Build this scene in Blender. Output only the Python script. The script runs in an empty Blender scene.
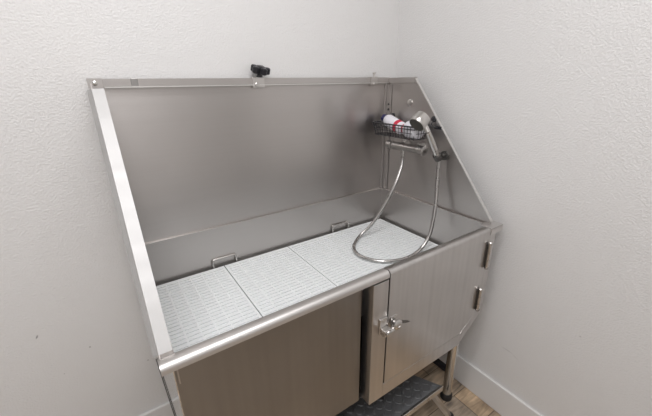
import bpy, bmesh, math
from mathutils import Vector, Matrix
C = bpy.context.scene.collection
PI = math.pi

# ------------------------------------------------------------------ materials
def new_mat(name):
    m = bpy.data.materials.new(name); m.use_nodes = True
    nt = m.node_tree; b = nt.nodes['Principled BSDF']
    return m, nt, b
def N(nt, t, **kw):
    n = nt.nodes.new(t)
    for k, v in kw.items(): setattr(n, k, v)
    return n
def plain(name, col, rough=.5, metal=0., coat=0.):
    m, nt, b = new_mat(name)
    b.inputs['Base Color'].default_value = (*col, 1)
    b.inputs['Roughness'].default_value = rough
    b.inputs['Metallic'].default_value = metal
    b.inputs['Coat Weight'].default_value = coat
    # a little surface variation so nothing is perfectly uniform
    tc = N(nt, 'ShaderNodeTexCoord'); no = N(nt, 'ShaderNodeTexNoise')
    no.inputs['Scale'].default_value = 14
    mr = N(nt, 'ShaderNodeMapRange')
    mr.inputs['To Min'].default_value = max(.02, rough - .03); mr.inputs['To Max'].default_value = min(1, rough + .03)
    nt.links.new(tc.outputs['Object'], no.inputs['Vector'])
    nt.links.new(no.outputs['Fac'], mr.inputs['Value'])
    nt.links.new(mr.outputs['Result'], b.inputs['Roughness'])
    return m
def brushed(name, col, rough, stretch, var=.08, bump=.02, smudge=0.0):
    """stainless steel with a brushed grain; stretch = noise scale per axis (small along the grain)"""
    m, nt, b = new_mat(name)
    b.inputs['Metallic'].default_value = 1
    tc = N(nt, 'ShaderNodeTexCoord'); mp = N(nt, 'ShaderNodeMapping')
    mp.inputs['Scale'].default_value = stretch
    n1 = N(nt, 'ShaderNodeTexNoise'); n1.inputs['Scale'].default_value = 1; n1.inputs['Detail'].default_value = 1.5
    nt.links.new(tc.outputs['Object'], mp.inputs['Vector']); nt.links.new(mp.outputs['Vector'], n1.inputs['Vector'])
    n2 = N(nt, 'ShaderNodeTexNoise'); n2.inputs['Scale'].default_value = 5; n2.inputs['Detail'].default_value = 4
    nt.links.new(tc.outputs['Object'], n2.inputs['Vector'])
    ad = N(nt, 'ShaderNodeMath', operation='ADD')
    nt.links.new(n1.outputs['Fac'], ad.inputs[0]); nt.links.new(n2.outputs['Fac'], ad.inputs[1])
    mr = N(nt, 'ShaderNodeMapRange'); mr.inputs['From Min'].default_value = .6; mr.inputs['From Max'].default_value = 1.4
    mr.inputs['To Min'].default_value = rough - var; mr.inputs['To Max'].default_value = rough + var
    nt.links.new(ad.outputs[0], mr.inputs['Value']); nt.links.new(mr.outputs['Result'], b.inputs['Roughness'])
    cr = N(nt, 'ShaderNodeValToRGB')
    d = 1 - smudge
    cr.color_ramp.interpolation = 'EASE'; cr.color_ramp.elements[0].position = .22; cr.color_ramp.elements[0].color = (col[0]*d, col[1]*d, col[2]*d, 1)
    cr.color_ramp.elements[1].position = .75; cr.color_ramp.elements[1].color = (*col, 1)
    mx = N(nt, 'ShaderNodeMath', operation='MULTIPLY'); mx.inputs[1].default_value = .5
    nt.links.new(ad.outputs[0], mx.inputs[0]); nt.links.new(mx.outputs[0], cr.inputs['Fac'])
    nt.links.new(cr.outputs['Color'], b.inputs['Base Color'])
    if bump:
        bp = N(nt, 'ShaderNodeBump'); bp.inputs['Strength'].default_value = bump; bp.inputs['Distance'].default_value = .002
        nt.links.new(n1.outputs['Fac'], bp.inputs['Height']); nt.links.new(bp.outputs['Normal'], b.inputs['Normal'])
    return m

STEEL = (.55, .525, .51)
M = {}
M['splash'] = brushed('steel_splash', STEEL, .30, (1.5, 1.5, 150), .02, .0, .03)
def grain(m, axis, amount):
    nt = m.node_tree; b = nt.nodes['Principled BSDF']; v = N(nt, 'ShaderNodeCombineXYZ')
    for k in range(3): v.inputs[k].default_value = axis[k]
    b.inputs['Anisotropic'].default_value = amount
    nt.links.new(v.outputs[0], b.inputs['Tangent'])
grain(M['splash'], (0, .001, 1), .8)
M['steel'] = brushed('steel_brushed', STEEL, .33, (3, 3, 120), .025, .0, .04)
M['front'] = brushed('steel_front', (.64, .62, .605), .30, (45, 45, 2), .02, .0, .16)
M['panel'] = brushed('steel_dark_panel', (.355, .34, .325), .34, (45, 45, 2), .02, .0, .14)  # recessed front panel, darker base colour than the door steel
M['basin'] = brushed('steel_basin', (.56, .535, .52), .38, (3, 3, 100), .025, .0, .04)
M['rim'] = brushed('steel_rim', (.68, .66, .645), .47, (3, 100, 100), .03, .0, .04)
M['bright'] = brushed('steel_bright', (.50, .495, .49), .62, (8, 30, 30), .04, .0, .04)
M['edge'] = brushed('steel_edge', (.78, .77, .75), .42, (8, 30, 30), .04, .0, .04)
M['satin_dark'] = plain('dark_satin_steel', (.42, .405, .39), .33, 1)  # mixer body and knobs, darker than the other satin steel
M['hose'] = plain('hose_metal', (.50, .49, .48), .27, 1)
M['polished'] = plain('polished_steel', (.80, .79, .78), .07, 1)
M['chrome'] = plain('chrome', (.66, .65, .63), .16, 1)
M['satin'] = plain('satin_steel', (.62, .60, .58), .28, 1)
M['dark_steel'] = plain('dark_steel', (.16, .155, .15), .4, 1)
M['joint'] = plain('rail_joint_steel', (.36, .35, .34), .4, 1)
M['black'] = plain('black_plastic', (.012, .012, .016), .32)
M['rubber'] = plain('black_rubber', (.015, .014, .014), .6)
M['wire'] = plain('black_wire', (.02, .02, .024), .35)
M['tread'] = plain('black_tread', (.24, .245, .255), .45, .7)
M['plastic'] = plain('white_mat_plastic', (.80, .825, .83), .45)
M['bottle'] = plain('white_bottle', (.82, .81, .86), .3)
M['navy'] = plain('navy_cap', (.02, .02, .09), .35)
M['red'] = plain('red_label', (.62, .03, .07), .4)
M['trim'] = plain('white_trim', (.74, .735, .73), .4)
M['ceil'] = plain('ceiling_paint', (.8, .79, .77), .9)
M['nozzle'] = plain('nozzle_plate', (.10, .095, .085), .35, .6)

def wall_mat(name, marks=()):
    m, nt, b = new_mat(name)
    b.inputs['Roughness'].default_value = .62
    tc = N(nt, 'ShaderNodeTexCoord')
    a = N(nt, 'ShaderNodeTexNoise'); a.inputs['Scale'].default_value = 170; a.inputs['Detail'].default_value = 3; a.inputs['Roughness'].default_value = .45
    c = N(nt, 'ShaderNodeTexNoise'); c.inputs['Scale'].default_value = 70; c.inputs['Detail'].default_value = 2
    for n in (a, c): nt.links.new(tc.outputs['Object'], n.inputs['Vector'])
    cr = N(nt, 'ShaderNodeValToRGB'); cr.color_ramp.elements[0].position = .38; cr.color_ramp.elements[1].position = .66
    nt.links.new(a.outputs['Fac'], cr.inputs['Fac'])
    ad = N(nt, 'ShaderNodeMath', operation='MULTIPLY_ADD'); ad.inputs[1].default_value = .5
    nt.links.new(c.outputs['Fac'], ad.inputs[0]); nt.links.new(cr.outputs['Color'], ad.inputs[2])
    bp = N(nt, 'ShaderNodeBump'); bp.inputs['Strength'].default_value = .28; bp.inputs['Distance'].default_value = .004
    nt.links.new(ad.outputs[0], bp.inputs['Height']); nt.links.new(bp.outputs['Normal'], b.inputs['Normal'])
    # paint, with a few scuffs that belong to the wall
    base = (.745, .738, .732, 1)
    prev = None
    for (p, sx, sy, sz, rot, dark) in marks:
        mp = N(nt, 'ShaderNodeMapping', vector_type='TEXTURE')
        mp.inputs['Location'].default_value = p; mp.inputs['Scale'].default_value = (sx, sy, sz); mp.inputs['Rotation'].default_value = rot
        ln = N(nt, 'ShaderNodeVectorMath', operation='LENGTH')
        nt.links.new(tc.outputs['Object'], mp.inputs['Vector']); nt.links.new(mp.outputs['Vector'], ln.inputs[0])
        mr = N(nt, 'ShaderNodeMapRange'); mr.inputs['From Min'].default_value = .3; mr.inputs['From Max'].default_value = 1
        mr.inputs['To Min'].default_value = dark; mr.inputs['To Max'].default_value = 0
        nt.links.new(ln.outputs['Value'], mr.inputs['Value'])
        if prev is None: prev = mr.outputs['Result']
        else:
            mxx = N(nt, 'ShaderNodeMath', operation='MAXIMUM')
            nt.links.new(prev, mxx.inputs[0]); nt.links.new(mr.outputs['Result'], mxx.inputs[1]); prev = mxx.outputs[0]
    mix = N(nt, 'ShaderNodeMix', data_type='RGBA')
    mix.inputs['A'].default_value = base; mix.inputs['B'].default_value = (.12, .11, .11, 1); mix.inputs['Factor'].default_value = 0
    if prev is not None: nt.links.new(prev, mix.inputs['Factor'])
    nt.links.new(mix.outputs['Result'], b.inputs['Base Color'])
    return m

def floor_mat():
    m, nt, b = new_mat('wood_plank_floor')
    tc = N(nt, 'ShaderNodeTexCoord')
    br = N(nt, 'ShaderNodeTexBrick'); br.offset = .4
    br.inputs['Scale'].default_value = 1; br.inputs['Brick Width'].default_value = 1.2; br.inputs['Row Height'].default_value = .16
    br.inputs['Mortar Size'].default_value = .0015; br.inputs['Mortar Smooth'].default_value = .1
    br.inputs['Color1'].default_value = (.42, .325, .23, 1); br.inputs['Color2'].default_value = (.30, .255, .21, 1)
    br.inputs['Mortar'].default_value = (.03, .022, .016, 1)
    nt.links.new(tc.outputs['Object'], br.inputs['Vector'])
    mp = N(nt, 'ShaderNodeMapping'); mp.inputs['Scale'].default_value = (3, 26, 1)
    no = N(nt, 'ShaderNodeTexNoise'); no.inputs['Scale'].default_value = 1.6; no.inputs['Detail'].default_value = 7; no.inputs['Distortion'].default_value = .8
    nt.links.new(tc.outputs['Object'], mp.inputs['Vector']); nt.links.new(mp.outputs['Vector'], no.inputs['Vector'])
    n2 = N(nt, 'ShaderNodeTexNoise'); n2.inputs['Scale'].default_value = 7; n2.inputs['Detail'].default_value = 3
    nt.links.new(tc.outputs['Object'], n2.inputs['Vector'])
    cr = N(nt, 'ShaderNodeValToRGB')
    cr.color_ramp.elements[0].position = .35; cr.color_ramp.elements[0].color = (.40, .38, .37, 1)
    cr.color_ramp.elements[1].position = .68; cr.color_ramp.elements[1].color = (2.1, 2.0, 1.85, 1)
    av = N(nt, 'ShaderNodeMath', operation='MULTIPLY_ADD'); av.inputs[1].default_value = .55
    h = N(nt, 'ShaderNodeMath', operation='MULTIPLY'); h.inputs[1].default_value = .45
    nt.links.new(n2.outputs['Fac'], h.inputs[0]); nt.links.new(no.outputs['Fac'], av.inputs[0]); nt.links.new(h.outputs[0], av.inputs[2])
    nt.links.new(av.outputs[0], cr.inputs['Fac'])
    mu = N(nt, 'ShaderNodeMix', data_type='RGBA', blend_type='MULTIPLY'); mu.inputs['Factor'].default_value = 1
    nt.links.new(br.outputs['Color'], mu.inputs['A']); nt.links.new(cr.outputs['Color'], mu.inputs['B'])
    nt.links.new(mu.outputs['Result'], b.inputs['Base Color'])
    b.inputs['Roughness'].default_value = .45
    return m

# ------------------------------------------------------------------ mesh helpers
def link_bm(name, bm, mat, parent=None, smooth=False, bevel=0, seg=2):
    bmesh.ops.remove_doubles(bm, verts=bm.verts, dist=1e-6)
    bmesh.ops.recalc_face_normals(bm, faces=bm.faces)
    me = bpy.data.meshes.new(name); bm.to_mesh(me); bm.free()
    o = bpy.data.objects.new(name, me); C.objects.link(o)
    me.materials.append(mat)
    if smooth:
        me.polygons.foreach_set('use_smooth', [True]*len(me.polygons))
        try: me.set_sharp_from_angle(angle=math.radians(42))
        except Exception: pass
    if bevel:
        md = o.modifiers.new('bevel', 'BEVEL'); md.width = bevel; md.segments = seg; md.limit_method = 'ANGLE'; md.angle_limit = math.radians(40)
    if parent is not None:
        o.parent = parent
        off = Vector((0, 0, 0)); q = parent
        while q is not None: off += q.location; q = q.parent
        me.transform(Matrix.Translation(-off))       # geometry is written in room coordinates
    return o
def box(bm, x0, x1, y0, y1, z0, z1):
    vs = [bm.verts.new((x, y, z)) for z in (z0, z1) for y in (y0, y1) for x in (x0, x1)]
    for f in ((0,1,3,2), (4,5,7,6), (0,1,5,4), (2,3,7,6), (0,2,6,4), (1,3,7,5)): bm.faces.new([vs[i] for i in f])
def prism(bm, pts, d):
    """closed polygon of 3D points pushed along vector d"""
    d = Vector(d); a = [bm.verts.new(p) for p in pts]; b = [bm.verts.new(Vector(p)+d) for p in pts]
    bm.faces.new(a); bm.faces.new(list(reversed(b)))
    n = len(pts)
    for i in range(n): bm.faces.new([a[i], a[(i+1) % n], b[(i+1) % n], b[i]])
def frame_axes(t):
    t = t.normalized(); u = Vector((0, 0, 1)) if abs(t.z) < .9 else Vector((1, 0, 0))
    s = t.cross(u).normalized(); return s, s.cross(t).normalized()
def tube(bm, pts, r, n=12, cap=True, closed=False):
    pts = [Vector(p) for p in pts]; rings = []; m = len(pts)
    rr = r if isinstance(r, (list, tuple)) else [r]*m
    s = None
    for i, p in enumerate(pts):
        if closed: t = (pts[(i+1) % m] - pts[i-1]).normalized()
        else: t = (pts[min(i+1, m-1)] - pts[max(i-1, 0)]).normalized()
        if s is None: s, u = frame_axes(t)
        else:
            s = (s - t*s.dot(t)).normalized(); u = s.cross(t)
        rings.append([bm.verts.new(p + s*math.cos(2*PI*k/n)*rr[i] + u*math.sin(2*PI*k/n)*rr[i]) for k in range(n)])
    for i in range(m if closed else m-1):
        a, b = rings[i], rings[(i+1) % m]
        for k in range(n): bm.faces.new([a[k], a[(k+1) % n], b[(k+1) % n], b[k]])
    if cap and not closed: bm.faces.new(rings[0]); bm.faces.new(list(reversed(rings[-1])))
def lathe(bm, base, axis, prof, n=24):
    """profile = list of (distance along the axis, radius)"""
    base = Vector(base); ax = Vector(axis).normalized(); s, u = frame_axes(ax); rings = []
    for d, r in prof:
        r = max(r, 1e-5)
        rings.append([bm.verts.new(base + ax*d + (s*math.cos(2*PI*k/n) + u*math.sin(2*PI*k/n))*r) for k in range(n)])
    for a, b in zip(rings, rings[1:]):
        for k in range(n): bm.faces.new([a[k], a[(k+1) % n], b[(k+1) % n], b[k]])
    bm.faces.new(rings[0]); bm.faces.new(list(reversed(rings[-1])))
def spline(P, per=10):
    P = [Vector(p) for p in P]; out = []
    Q = [P[0]*2 - P[1]] + P + [P[-1]*2 - P[-2]]
    for i in range(1, len(Q)-2):
        a, b, c, d = Q[i-1:i+3]
        for k in range(per):
            t = k/per
            out.append(.5*((2*b) + (c-a)*t + (2*a-5*b+4*c-d)*t*t + (3*b-a-3*c+d)*t**3))
    out.append(P[-1]); return out
def part(name, mat, parent, fn, **kw):
    bm = bmesh.new(); fn(bm); return link_bm(name, bm, M[mat] if isinstance(mat, str) else mat, parent, **kw)
def thing(name, label, cat, loc, group=None):
    o = bpy.data.objects.new(name, None); C.objects.link(o); o.empty_display_size = .05
    o.location = loc; o['label'] = label; o['category'] = cat
    if group: o['group'] = group
    return o
def structure(name, mat, fn, **kw):
    o = part(name, mat, None, fn, **kw); o['kind'] = 'structure'; return o

# ------------------------------------------------------------------ the room
XR = 1.305; XL = -1.9; YF = -2.12; ZC = 2.75
BW = wall_mat('wall_paint_back', [((-.332, 0, .686), .0035, .02, .010, (0, .5, 0), .7), ((-.205, 0, .574), .0035, .02, .005, (0, .2, 0), .55),
                                  ((-.038, 0, .414), .005, .02, .004, (0, 0, 0), .5), ((-.30, 0, .50), .003, .02, .003, (0, 0, 0), .35)])
RW = wall_mat('wall_paint_right', [((XR, -.79, .355), .02, .030, .0035, (0, 0, 0), .25), ((XR, -.83, .345), .02, .02, .004, (.4, 0, 0), .12),
                                   ((XR, -1.02, .60), .02, .005, .005, (0, 0, 0), .25)])
PW = wall_mat('wall_paint')
structure('floor', floor_mat(), lambda b: box(b, XL, XR, YF, 0, -.05, 0))
structure('wall_back', BW, lambda b: box(b, XL, XR+.1, 0, .1, 0, ZC))
structure('wall_right', RW, lambda b: box(b, XR, XR+.1, YF, 0, 0, ZC))
structure('wall_left', PW, lambda b: box(b, XL-.1, XL, YF, .1, 0, ZC))
structure('wall_front', PW, lambda b: box(b, XL-.1, XR+.1, YF-.1, YF, 0, ZC))
structure('ceiling', 'ceil', lambda b: box(b, XL-.1, XR+.1, YF-.1, .1, ZC, ZC+.1))
BB = .155
structure('baseboard_back', 'trim', lambda b: box(b, XL, XR, -.014, 0, 0, BB), bevel=.004)
structure('baseboard_right', 'trim', lambda b: box(b, XR-.014, XR, YF, -.014, 0, BB), bevel=.004)

# ------------------------------------------------------------------ the dog washing tub
YT = -.212; L = 1.22; D = .691; ZR = .946; ZT = 1.503; YB = -.030; ZB = .428
tub = thing('pet_washing_tub', 'long stainless steel pet washing tub with tall backsplash and hinged front door', 'tub', (.61, -.36, 0))

part('backsplash', 'splash', tub, lambda b: box(b, .001, L-.001, YB-.002, YB, ZR-.02, ZT-.003))
def rail(b):                                        # folded channel along the top edge
    box(b, -.004, L+.004, YB-.014, YB+.004, ZT-.016, ZT+.006)
part('top_rail', 'steel', tub, rail, bevel=.0008, seg=1)
part('rail_lip', 'edge', tub, lambda b: box(b, .034, L-.01, YB-.022, YB-.010, ZT-.0205, ZT-.0165))
cl = part('rail_end_cap', 'steel', tub, lambda b: (box(b, -.006, .028, YT-.004, YT, ZT-.020, ZT+.004), box(b, -.006, -.003, YT, YB+.004, ZT-.020, ZT+.004)), bevel=.0006, seg=1)
part('bolt', 'chrome', cl, lambda b: lathe(b, (.010, YT-.004, ZT-.008), (0, -1, 0), [(0, .006), (.003, .006), (.005, .003)], 12), smooth=True)
def joint(b): box(b, .108, .128, YB-.0165, YB+.005, ZT-.017, ZT+.007)
part('rail_joint', 'joint', tub, joint, bevel=.0015)

YE = -.663; ZE = ZR+.011                # where the side panels start and stop sloping
def side_poly(x): return [(x, YB, ZR-.01), (x, YE, ZR-.01), (x, YE, ZE), (x, YT, ZT-.004), (x, YB, ZT-.004)]
spl = part('side_panel', 'steel', tub, lambda b: prism(b, side_poly(0), (.002, 0, 0)))
spr = part('side_panel', 'splash', tub, lambda b: prism(b, side_poly(L), (.002, 0, 0)))
# flanges along the sloping edges
sl = Vector((0, YE-YT, ZE-(ZT-.004))).normalized(); nrm = Vector((0, sl.z, -sl.y)); nrm = -nrm if nrm.z < 0 else nrm
def flange(b, x0, x1, t=.003, st=.024):
    a = Vector((0, YT, ZT-.004)) + sl*st; e = Vector((0, YE, ZE))
    P = []
    for p in (a, e):
        P.append([(x0, p.y, p.z), (x1, p.y, p.z), (x1, p.y+nrm.y*t, p.z+nrm.z*t), (x0, p.y+nrm.y*t, p.z+nrm.z*t)])
    v = [[b.verts.new(q) for q in r] for r in P]
    b.faces.new(v[0]); b.faces.new(list(reversed(v[1])))
    for i in range(4): b.faces.new([v[0][i], v[0][(i+1) % 4], v[1][(i+1) % 4], v[1][i]])
def left_flange(b):
    flange(b, 0, .0272)
    a = Vector((0, YT, ZT-.004)) + sl*.024; e = Vector((0, YE, ZE))
    prism(b, [(-.001, a.y+nrm.y*.003, a.z+nrm.z*.003), (-.011, a.y-nrm.y*.004, a.z-nrm.z*.004), (-.010, a.y-nrm.y*.008, a.z-nrm.z*.008), (-.001, a.y-nrm.y*.002, a.z-nrm.z*.002)], e-a)
part('flange', 'bright', spl, left_flange)
part('flange', 'edge', spr, lambda b: flange(b, L-.004, L+.008, .005, -.004), bevel=.001)
part('flange', 'steel', spr, lambda b: box(b, L-.004, L+.010, YT-.004, YB-.012, ZT-.022, ZT+.004), bevel=.002)
# upright channel that closes the right back corner
def corner(b):
    box(b, L-.017, L-.003, YB-.010, YB-.002, ZR+.002, ZT-.024)
    box(b, L-.006, L-.001, YB-.040, YB-.010, ZR+.002, ZT-.024)
cc = part('corner_channel', 'steel', tub, corner, bevel=.0015)
for z in (1.385, 1.36):
    part('screw', 'dark_steel', cc, lambda b, z=z: lathe(b, (L-.006, YB-.026, z), (-1, 0, 0), [(0, .006), (.003, .005), (.004, .002)], 10), smooth=True)
part('round_plug', 'satin', tub, lambda b: lathe(b, (L, -.190, 1.395), (-1, 0, 0), [(0, .016), (.003, .016), (.005, .012)], 20), smooth=True)

# basin: open box below the ledge
def basin(b):
    x0, x1, y0, y1, z0, t = .026, L-.006, -.600, YB-.008, .738, .003
    box(b, x0, x1, y1, y1+t, z0, ZR); box(b, x0, x1, y0, y0+t, z0, .880)
    box(b, x0, x0+t, y0, y1, z0, ZR); box(b, x1-t, x1, y0, y1, z0, ZR)
    for xa in (x0, x1-t): box(b, xa, xa+t, -.664, y0, .86, ZR)
    box(b, x0, x1, y0, y1, z0-t, z0)
bas = part('basin', 'basin', tub, basin)
def lip(b):
    box(b, .002, L-.002, YB-.013, YB-.002, ZR-.004, ZR+.001)
    box(b, L-.014, L-.001, -.664, YB-.013, ZR-.004, ZR+.001)
    box(b, .002, .028, -.664, YB-.013, ZR-.004, ZR+.001)
part('ledge', 'steel', bas, lip, bevel=.0015)
for x0, x1 in ((.270, .368), (.875, .975)):         # wire handles at the back of the basin
    pts = spline([(x0, -.050, .742), (x0, -.047, .785), (x0+.001, -.045, .800), (x0+.008, -.044, .806), ((x0+x1)/2, -.044, .806), (x1-.008, -.044, .806), (x1-.001, -.045, .800), (x1, -.047, .785), (x1, -.050, .742)], 6)
    part('handle', 'satin', bas, lambda b, p=pts: tube(b, p, .0042, 10), smooth=True)

# rolled front edge profile (y, z)
def rim_profile(zbot, yin=-.657, zin=None):
    zin = zbot if zin is None else zin
    r = .013; pr = [(yin, zin), (-.657, zin), (-.657, ZR-.004), (-.659, ZR-.002)]
    for k in range(7):
        a = PI/2 + k*(PI/2)/6
        pr.append((-D + r + r*math.cos(a), ZR - r + r*math.sin(a)))
    pr += [(-D, zbot)]
    if yin < -.67: pr += [(yin, zbot)]
    else: pr = pr[1:]
    return pr
part('front_rim', 'rim', tub, lambda b: prism(b, [(-.004, y, z) for y, z in rim_profile(.925)], (.644, 0, 0)), smooth=True)
# frame around the door
def post(b): box(b, .577, .640, -D+.001, -.640, ZB, .918)
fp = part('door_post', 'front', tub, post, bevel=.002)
def frame(b):
    prism(b, [(.640, -D+.001, ZB), (1.074, -D+.001, ZB), (L, -D+.001, .545), (L, -D+.001, .93), (1.181, -D+.001, .93),
              (1.181, -D+.001, .568), (1.077, -D+.001, .488), (.640, -D+.001, .487)], (0, .045, 0))
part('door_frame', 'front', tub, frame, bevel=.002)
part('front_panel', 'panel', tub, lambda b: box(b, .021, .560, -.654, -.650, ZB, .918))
def corner_cap(b):
    prism(b, [(1.181, -D-.002, ZR-.004), (1.262, -D-.002, ZR-.004), (1.262, -.655, ZR-.004), (1.225, -.640, ZR-.004), (1.181, -.640, ZR-.004)], (0, 0, .006))
    box(b, 1.181, 1.262, -D-.002, -D+.002, ZR-.026, ZR+.001)
part('corner_cap', 'rim', tub, corner_cap, bevel=.0015)
# lower body below the rim
def body_side(b, x):
    prism(b, [(x, -.652, ZB), (x-.026, -.031, ZB), (x-.026, -.031, ZR-.014), (x, -.652, ZR-.026)], (.003, 0, 0))
bl = part('body_panel', 'polished', tub, lambda b: body_side(b, .019))
part('hem', 'dark_steel', bl, lambda b: tube(b, [(.0175, -.652, ZB), (-.0095, -.031, ZB)], .0017, 8))
def body_right(b):
    prism(b, [(L-.003, -.646, .545), (L-.003, -.036, .545), (L-.003, -.036, ZR-.012), (L-.003, -.646, ZR-.012)], (.003, 0, 0))
    prism(b, [(1.074, -.646, ZB), (1.074, -.036, ZB), (L, -.036, .545), (L, -.646, .545)], (0, 0, .003))
part('body_panel', 'steel', tub, body_right)
part('body_panel', 'steel', tub, lambda b: box(b, .023, L-.003, -.034, -.0325, ZB, ZR-.022))
part('underside', 'dark_steel', tub, lambda b: box(b, .023, 1.074, -.650, -.036, ZB+.003, ZB+.006))

# door: rolled top edge and flat plate in one folded sheet, with a cut bottom corner
def door_mesh(b):
    x0, x1 = .6435, 1.1795
    prism(b, [(x0, y, z) for y, z in rim_profile(.62, -D+.008, .905)], (x1-x0, 0, 0))
    prism(b, [(x0, -D, .4915), (1.074, -D, .4915), (x1, -D, .570), (x1, -D, .62), (x0, -D, .62)], (0, .008, 0))
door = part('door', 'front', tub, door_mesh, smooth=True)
for x, z0, z1 in ((1.172, .782, .886), (1.160, .583, .678)):
    def hb(b, x=x, z0=z0, z1=z1):
        zz = [z0 + (z1-z0)*k/3 for k in range(4)]
        for a, c in zip(zz, zz[1:]):
            lathe(b, (x+.002, -D-.010, a+.001), (0, 0, 1), [(0, .0072), (c-a-.002, .0072)], 14)
        lathe(b, (x+.002, -D-.010, z1), (0, 0, 1), [(0, .0085), (.006, .0085), (.010, .004)], 14)
        lathe(b, (x+.002, -D-.010, z0-.006), (0, 0, 1), [(0, .007), (.006, .010)], 14)
    hg = part('hinge', 'satin', door, hb, smooth=True)
    hl = part('hinge_leaf', 'dark_steel', door, lambda b: box(b, x-.010, x+.020, -D-.004, -D, z0+.002, z1-.002), bevel=.001)
# compression latch: keeper on the post, cam body and round knob on the door
def keeper(b):
    box(b, .604, .636, -D-.006, -D+.001, .725, .785)
    box(b, .606, .634, -D-.026, -D-.006, .728, .752)
    lathe(b, (.622, -D-.026, .740), (0, -1, 0), [(0, .012), (.006, .012), (.008, .007)], 14)
part('latch_keeper', 'satin', fp, keeper, bevel=.0015)
def latch(b):
    box(b, .652, .680, -D-.006, -D, .734, .772)
    lathe(b, (.664, -D-.008, .752), (0, -1, 0), [(0, .010), (.010, .010), (.011, .017), (.018, .019), (.022, .015), (.023, .007), (.020, .005)], 20)
    tube(b, [(.662, -D-.014, .744), (.640, -D-.022, .738), (.618, -D-.020, .738)], [.010, .008, .006], 10)
part('latch', 'satin', door, latch, smooth=True)
part('latch_lever', 'dark_steel', door, lambda b: tube(b, spline([(.676, -D-.006, .744), (.695, -D-.006, .736), (.720, -D-.005, .722), (.745, -D-.0025, .713)], 5), [.003]*6+[.003, .0028, .0027, .0025, .0024, .0022, .002, .002, .002, .0015], 8), smooth=True)

# legs
for x, y in ((1.160, -.622), (1.160, -.09), (.075, -.60), (.075, -.09)):
    z1 = .50 if x > 1 else ZB+.004
    lg = part('leg', 'chrome', tub, lambda b: lathe(b, (x, y, .028), (0, 0, 1), [(0, .022), (z1-.028, .022)], 24), smooth=True)
    part('foot', 'rubber', lg, lambda b: lathe(b, (x, y, 0), (0, 0, 1), [(0, .026), (.004, .028), (.030, .028), (.036, .024)], 24), smooth=True)
part('leg_brace', 'black', tub, lambda b: box(b, 1.148, 1.172, -.602, -.110, .155, .182), bevel=.003)
part('leg_brace', 'black', tub, lambda b: box(b, .063, .087, -.580, -.110, .155, .182), bevel=.003)

# leash clamp with star knob, and the smaller pin further right, both on the top rail
def clampb(b):
    box(b, .512, .560, YB-.020, YB+.008, ZT-.030, ZT+.009)
    lathe(b, (.528, YB-.020, ZT-.018), (0, -1, 0), [(0, .009), (.004, .009), (.005, .005)], 16)
ck = part('rail_clamp', 'satin', tub, clampb, bevel=.002)
def star(b):
    c = Vector((.545, YB-.008, ZT+.009)); ax = Vector((.12, -.28, 1)).normalized()
    lathe(b, c, ax, [(0, .012), (.012, .010), (.016, .018), (.020, .021), (.036, .021), (.041, .014), (.042, .005)], 24)
    s, u = frame_axes(ax)
    for k in range(5):
        a = 2*PI*k/5 + .5; d = s*math.cos(a) + u*math.sin(a)
        lathe(b, c + d*.026 + ax*.014, ax, [(0, .007), (.003, .012), (.021, .012), (.025, .008)], 12)
part('star_knob', 'black', ck, star, smooth=True)
def pin(b):
    box(b, 1.100, 1.140, YB-.020, YB+.008, ZT-.028, ZT+.009)
    lathe(b, (1.120, YB-.020, ZT-.022), (0, -1, 0), [(0, .008), (.004, .008), (.005, .004)], 14)
    lathe(b, (1.130, YB-.006, ZT+.009), (0, 0, 1), [(0, .005), (.012, .005), (.013, .008), (.018, .008), (.020, .004)], 14)
part('rail_clamp', 'satin', tub, pin, bevel=.0012)

# ------------------------------------------------------------------ white slotted mats in the basin
def mat_mesh(b, x0, x1, y0, y1, z0, z1, ncol, nrow):
    edge = .010; rib = .005
    xs = [x0, x0+edge]; w = (x1-x0-2*edge - (ncol-1)*rib)/ncol
    for i in range(ncol):
        xs.append(xs[-1]+w)
        if i < ncol-1: xs.append(xs[-1]+rib)
    xs.append(x1)
    ys = [y0, y0+edge]; pitch = (y1-y0-2*edge)/nrow; slot = .0045
    for j in range(nrow):
        ys.append(ys[-1]+slot)
        if j < nrow-1: ys.append(ys[-1]+pitch-slot+slot/(nrow) )
    ys[-1] = min(ys[-1], y1-.006); ys.append(y1)
    zf = z0; z0 = z1-.0035
    top = [[b.verts.new((x, y, z1)) for x in xs] for y in ys]
    bot = [[b.verts.new((x, y, z0)) for x in xs] for y in ys]
    def solid(i, j): return 0 <= i < len(xs)-1 and 0 <= j < len(ys)-1 and not (i % 2 == 1 and j % 2 == 1)
    for j in range(len(ys)-1):
        for i in range(len(xs)-1):
            if not solid(i, j):
                b.faces.new([bot[j][i], bot[j+1][i], bot[j+1][i+1], bot[j][i+1]]); continue
            b.faces.new([top[j][i], top[j][i+1], top[j+1][i+1], top[j+1][i]])
            if not solid(i-1, j): b.faces.new([top[j][i], top[j+1][i], bot[j+1][i], bot[j][i]])
            if not solid(i+1, j): b.faces.new([top[j+1][i+1], top[j][i+1], bot[j][i+1], bot[j+1][i+1]])
            if not solid(i, j-1): b.faces.new([top[j][i+1], top[j][i], bot[j][i], bot[j][i+1]])
            if not solid(i, j+1): b.faces.new([top[j+1][i], top[j+1][i+1], bot[j+1][i+1], bot[j+1][i]])
    box(b, x0+.002, x1-.002, y0+.002, y1-.002, zf, z1-.004)
GZ = .774
MATS = ((.030, .309, 'white slotted plastic floor mat at the left end of the basin', 6),
        (.312, .609, 'white slotted plastic floor mat in the middle, between the two other mats', 6),
        (.612, 1.192, 'widest white slotted floor mat, under the looped shower hose', 12))
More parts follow.
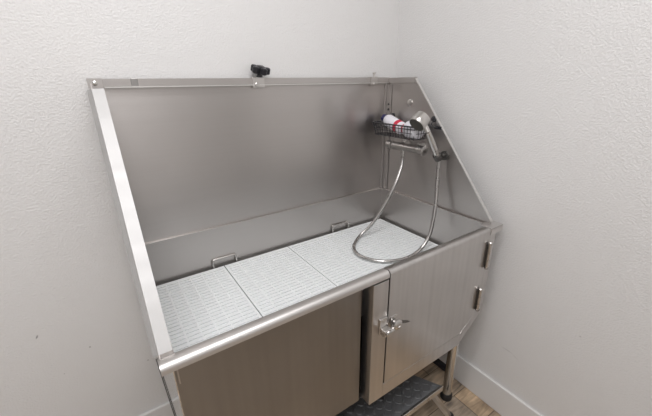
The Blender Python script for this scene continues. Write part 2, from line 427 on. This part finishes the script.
for x0, x1, lab, nc in MATS:
    o = part('floor_mat', 'plastic', None, lambda b: mat_mesh(b, x0, x1, -.592, -.0565, .742, GZ, nc, 28))
    c = Vector(((x0+x1)/2, -.356, .742)); o.data.transform(Matrix.Translation(-c)); o.location = c
    o['label'] = lab; o['category'] = 'mat'; o['group'] = 'white mats on the basin floor'

# ------------------------------------------------------------------ shower fittings
mx = thing('shower_mixer', 'satin steel shower mixer bar on the side panel below the wire basket', 'faucet', (L, -.20, 1.19))
MXX = 1.165
part('body', 'satin_dark', mx, lambda b: lathe(b, (MXX, -.150, 1.200), (0, -1, 0), [(0, .014), (.004, .018), (.16, .018), (.164, .014)], 20), smooth=True)
for y in (-.185, -.280):
    part('wall_flange', 'satin', mx, lambda b, y=y: lathe(b, (L, y, 1.200), (-1, 0, 0), [(0, .030), (.006, .030), (.012, .015), (.045, .015)], 20), smooth=True)
for y, s in ((-.150, 1), (-.314, -1)):
    part('knob', 'satin_dark', mx, lambda b, y=y, s=s: lathe(b, (MXX, y, 1.200), (0, s, 0), [(0, .015), (.003, .021), (.030, .022), (.034, .018), (.035, .008)], 16), smooth=True)
part('outlet', 'chrome', mx, lambda b: lathe(b, (MXX, -.218, 1.186), (0, 0, -1), [(0, .011), (.018, .011), (.020, .009), (.028, .009)], 14), smooth=True)

hs = thing('hand_shower', 'steel hand shower resting in its holder with a long looping metal hose', 'shower', (L, -.40, 1.18))
HB = Vector((1.185, -.408, 1.170)); HT = Vector((1.096, -.412, 1.294))
part('handle', 'satin', hs, lambda b: tube(b, [HB, HB.lerp(HT, .1), HB.lerp(HT, .5), HB.lerp(HT, .9), HT], [.009, .012, .0125, .011, .010], 16), smooth=True)
fa = Vector((-.72, .02, -.62)).normalized(); HC = Vector((1.062, -.380, 1.325))
hd = part('shower_head', 'satin', hs, lambda b: lathe(b, HC - fa*.030, fa, [(-.020, .006), (-.018, .024), (-.014, .031), (.012, .034), (.030, .0355), (.033, .034)], 28), smooth=True)
part('nozzle_face', 'nozzle', hd, lambda b: lathe(b, HC + fa*.0025, fa, [(0, .0325), (.0025, .0315), (.003, .02)], 28), smooth=True)
part('neck', 'satin', hs, lambda b: tube(b, [HT, HT.lerp(HC - fa*.03, .5), HC - fa*.026], [.0105, .012, .014], 14), smooth=True)
def holder(b):
    lathe(b, (L, -.411, 1.184), (-1, 0, 0), [(0, .020), (.006, .020), (.008, .010), (.026, .010)], 16)
    d = (HT-HB).normalized()
    lathe(b, HB + d*.002, d, [(0, .0165), (.026, .018)], 16)
part('holder', 'dark_steel', hs, holder, smooth=True)
HOSE = [(1.165, -.218, 1.152), (1.164, -.219, 1.135), (1.150, -.226, 1.098), (1.11, -.232, 1.027), (1.06, -.221, .930), (1.0, -.202, .840), (.947, -.185, .792),
        (.895, -.212, .782), (.850, -.252, .782), (.822, -.308, .782), (.827, -.367, .782), (.873, -.430, .782), (.959, -.462, .782), (1.062, -.452, .787),
        (1.122, -.452, .850), (1.163, -.434, .972), (1.180, -.416, 1.083), (1.185, -.410, 1.160), (1.185, -.408, 1.172)]
part('hose', 'hose', hs, lambda b: tube(b, spline(HOSE, 12), .0078, 14), smooth=True)

# ------------------------------------------------------------------ wire basket and the bottles in it
BX0, BX1, BY0, BY1, BZ0, BZ1 = 1.102, 1.205, -.342, -.052, 1.250, 1.306
bk = thing('wire_basket', 'black wire basket in the back corner holding two white bottles', 'basket', (1.15, -.20, BZ0))
def loop(z, ins, r=.03):
    x0, x1, y0, y1 = BX0+ins, BX1-ins, BY0+ins, BY1-ins; P = []
    for cx, cy, a0 in ((x1-r, y1-r, 0), (x0+r, y1-r, PI/2), (x0+r, y0+r, PI), (x1-r, y0+r, 1.5*PI)):
        for k in range(6): P.append(Vector((cx + r*math.cos(a0+k*PI/10), cy + r*math.sin(a0+k*PI/10), z)))
    return P
part('rim', 'wire', bk, lambda b: (tube(b, loop(BZ1, 0), .0032, 8, closed=True), tube(b, loop(BZ1-.012, .001), .002, 8, closed=True)), smooth=True)
def grid(b):
    top, bot = loop(BZ1, 0), loop(BZ0, .010)
    for z, i in ((BZ0, .010), (BZ0+.026, .0055)): tube(b, loop(z, i), .0014, 6, closed=True)
    n = 40; m = len(top)
    # evenly spaced uprights around the loop
    seg = [(top[(i+1) % m]-top[i]).length for i in range(m)]; tot = sum(seg)
    for k in range(n):
        d = tot*k/n; i = 0
        while d > seg[i]: d -= seg[i]; i += 1
        f = d/seg[i]
        tube(b, [top[i].lerp(top[(i+1) % m], f), bot[i].lerp(bot[(i+1) % m], f)], .0012, 6)
    for k in range(14):
        y = BY0+.02 + (BY1-BY0-.04)*k/13
        tube(b, [(BX0+.011, y, BZ0), (BX1-.011, y, BZ0)], .0015, 6)
part('wire_grid', 'wire', bk, grid, smooth=True)
def hook(b, y):
    tube(b, spline([(BX1-.002, y, BZ1), (BX1+.004, y, BZ1+.012), (L-.007, y, BZ1+.018), (L-.006, y, BZ1+.030)], 5), .0028, 8)
    lathe(b, (L, y, BZ1+.026), (-1, 0, 0), [(0, .013), (.004, .013), (.008, .006)], 16)
for y in (-.335, -.085): part('hook', 'wire', bk, lambda b, y=y: hook(b, y), smooth=True)
part('hook', 'wire', bk, lambda b: (tube(b, [(BX1-.004, BY0+.012, BZ1), (L-.006, BY0-.020, 1.298)], .003, 8), box(b, L-.006, L, BY0-.040, BY0-.004, 1.292, 1.304)), smooth=True)

def bottle(p0, p1, r, cap_mat, label, names):
    p0, p1 = Vector(p0), Vector(p1); ax = (p1-p0).normalized(); h = (p1-p0).length
    t = thing('bottle', label, 'bottle', p0 if p0.z < p1.z else p1, 'white bottles in the wire basket')
    part('body', 'bottle', t, lambda b: lathe(b, p0, ax, [(0, r*.55), (.003, r*.85), (.010, r), (h*.72, r), (h*.80, r*.86), (h*.86, r*.5), (h*.9, r*.45)], 28), smooth=True)
    part('cap', cap_mat, t, lambda b: lathe(b, p0 + ax*h*.86, ax, [(0, r*.60), (.002, r*.64), (h*.13, r*.60), (h*.14, r*.5)], 24), smooth=True)
    return t, p0, ax, h
t, p0, ax, h = bottle((1.150, -.222, 1.284), (1.166, -.075, 1.325), .029, 'navy', 'white bottle with navy cap and red label, at the back of the wire basket', None)
part('label', 'red', t, lambda b: lathe(b, p0 + ax*.020, ax, [(0, .0290), (.0002, .0296), (.022, .0296), (.0222, .0290)], 28), smooth=True)
t, p0, ax, h = bottle((1.141, -.334, 1.289), (1.150, -.232, 1.288), .0365, 'red', 'white bottle with red cap lying behind the basket wires under the shower head', None)

# ------------------------------------------------------------------ step under the tub
st = thing('step_stool', 'low step with black diamond plate tread and steel edge under the tub', 'step', (.70, -.56, 0))
TZ = .25
TP = [(.405, -.690), (.994, -.690), (.862, -.440), (.537, -.440)]
def inside(x, y, m=.004):
    n = len(TP)
    for i in range(n):
        (ax_, ay), (bx, by) = TP[i], TP[(i+1) % n]
        if ((bx-ax_)*(y-ay) - (by-ay)*(x-ax_))/math.hypot(bx-ax_, by-ay) < m: return False
    return True
def tread(b):
    prism(b, [(x, y, TZ-.020) for x, y in TP], (0, 0, .020))
    s = .034
    for i in range(-2, 30):
        for j in range(-2, 16):
            x = .40 + i*s*.80; y = -.70 + j*s*.80; a = PI/4 if (i+j) % 2 else -PI/4
            c, d = math.cos(a), math.sin(a); l, w = .0128, .0040
            if not all(inside(x+c*l*k, y+d*l*k) for k in (-1, 1)): continue
            q = [(l, 0), (l*.45, w), (-l*.45, w), (-l, 0), (-l*.45, -w), (l*.45, -w)]
            lo = [b.verts.new((x + c*u - d*v, y + d*u + c*v, TZ-.0005)) for u, v in q]
            hi = [b.verts.new((x + c*u*.8 - d*v*.6, y + d*u*.8 + c*v*.6, TZ+.003)) for u, v in q]
            b.faces.new(hi)
            for k in range(6): b.faces.new([lo[k], lo[(k+1) % 6], hi[(k+1) % 6], hi[k]])
part('tread', 'tread', st, tread)
part('edge_strip', 'satin', st, lambda b: box(b, .403, .996, -.700, -.690, TZ-.024, TZ+.003), bevel=.0015)
def sq(b, p, q, w=.011):
    tube(b, [p, q], w*1.35, 4)
for p, q in (((.945, -.672, TZ-.018), (1.085, -.700, .004)), ((.455, -.672, TZ-.018), (.335, -.700, .004)),
             ((.85, -.455, TZ-.018), (.93, -.42, .004)), ((.55, -.455, TZ-.018), (.47, -.42, .004))):
    lg = part('leg', 'satin', st, lambda b: sq(b, p, q), bevel=.002)
    qq = Vector(q); d = (Vector(p)-qq).normalized()
    part('foot', 'rubber', lg, lambda b: lathe(b, (q[0], q[1], 0), (0, 0, 1), [(0, .019), (.016, .018), (.018, .012)], 14), smooth=True)

# ------------------------------------------------------------------ light
def area(name, loc, rot, sx, sy, power, col=(1, .99, 1)):
    l = bpy.data.lights.new(name, 'AREA'); l.shape = 'RECTANGLE'; l.size = sx; l.size_y = sy; l.energy = power; l.color = col
    o = bpy.data.objects.new(name, l); C.objects.link(o); o.location = loc; o.rotation_euler = rot; return o
area('ceiling_lamp_and_fill', (.10, -.98, ZC-.01), (0, 0, 0), 1.3, .24, 17.5)
area('ceiling_lamp_and_fill', (-.35, -1.70, ZC-.01), (0, 0, 0), 1.4, .4, 23.5)  # added fill light, no known fixture; lifts the lower walls and tub front
w = bpy.data.worlds.new('room_air'); bpy.context.scene.world = w; w.use_nodes = True
w.node_tree.nodes['Background'].inputs['Color'].default_value = (.8, .8, .82, 1)
w.node_tree.nodes['Background'].inputs['Strength'].default_value = .05

# ------------------------------------------------------------------ camera
f, cx, cy, cz, yaw, pitch, roll = 330.61, -.00283, -1.31187, 1.48634, .58562, .36070, -.01586
fw = Vector((math.sin(yaw)*math.cos(pitch), math.cos(yaw)*math.cos(pitch), -math.sin(pitch)))
rt = Vector((math.cos(yaw), -math.sin(yaw), 0)); up = rt.cross(fw)
c_, s_ = math.cos(roll), math.sin(roll); rt, up = rt*c_ + up*s_, up*c_ - rt*s_
cam = bpy.data.cameras.new('camera'); co = bpy.data.objects.new('camera', cam); C.objects.link(co)
cam.sensor_width = 36; cam.sensor_fit = 'HORIZONTAL'; cam.lens = f/652*36; cam.clip_start = .01
co.matrix_world = Matrix(((rt.x, up.x, -fw.x, cx), (rt.y, up.y, -fw.y, cy), (rt.z, up.z, -fw.z, cz), (0, 0, 0, 1)))
sc = bpy.context.scene; sc.camera = co
vs = sc.view_settings
vs.view_transform = 'Standard'; vs.look = 'None'; vs.exposure = -0.13; vs.gamma = 1; vs.use_curve_mapping = False
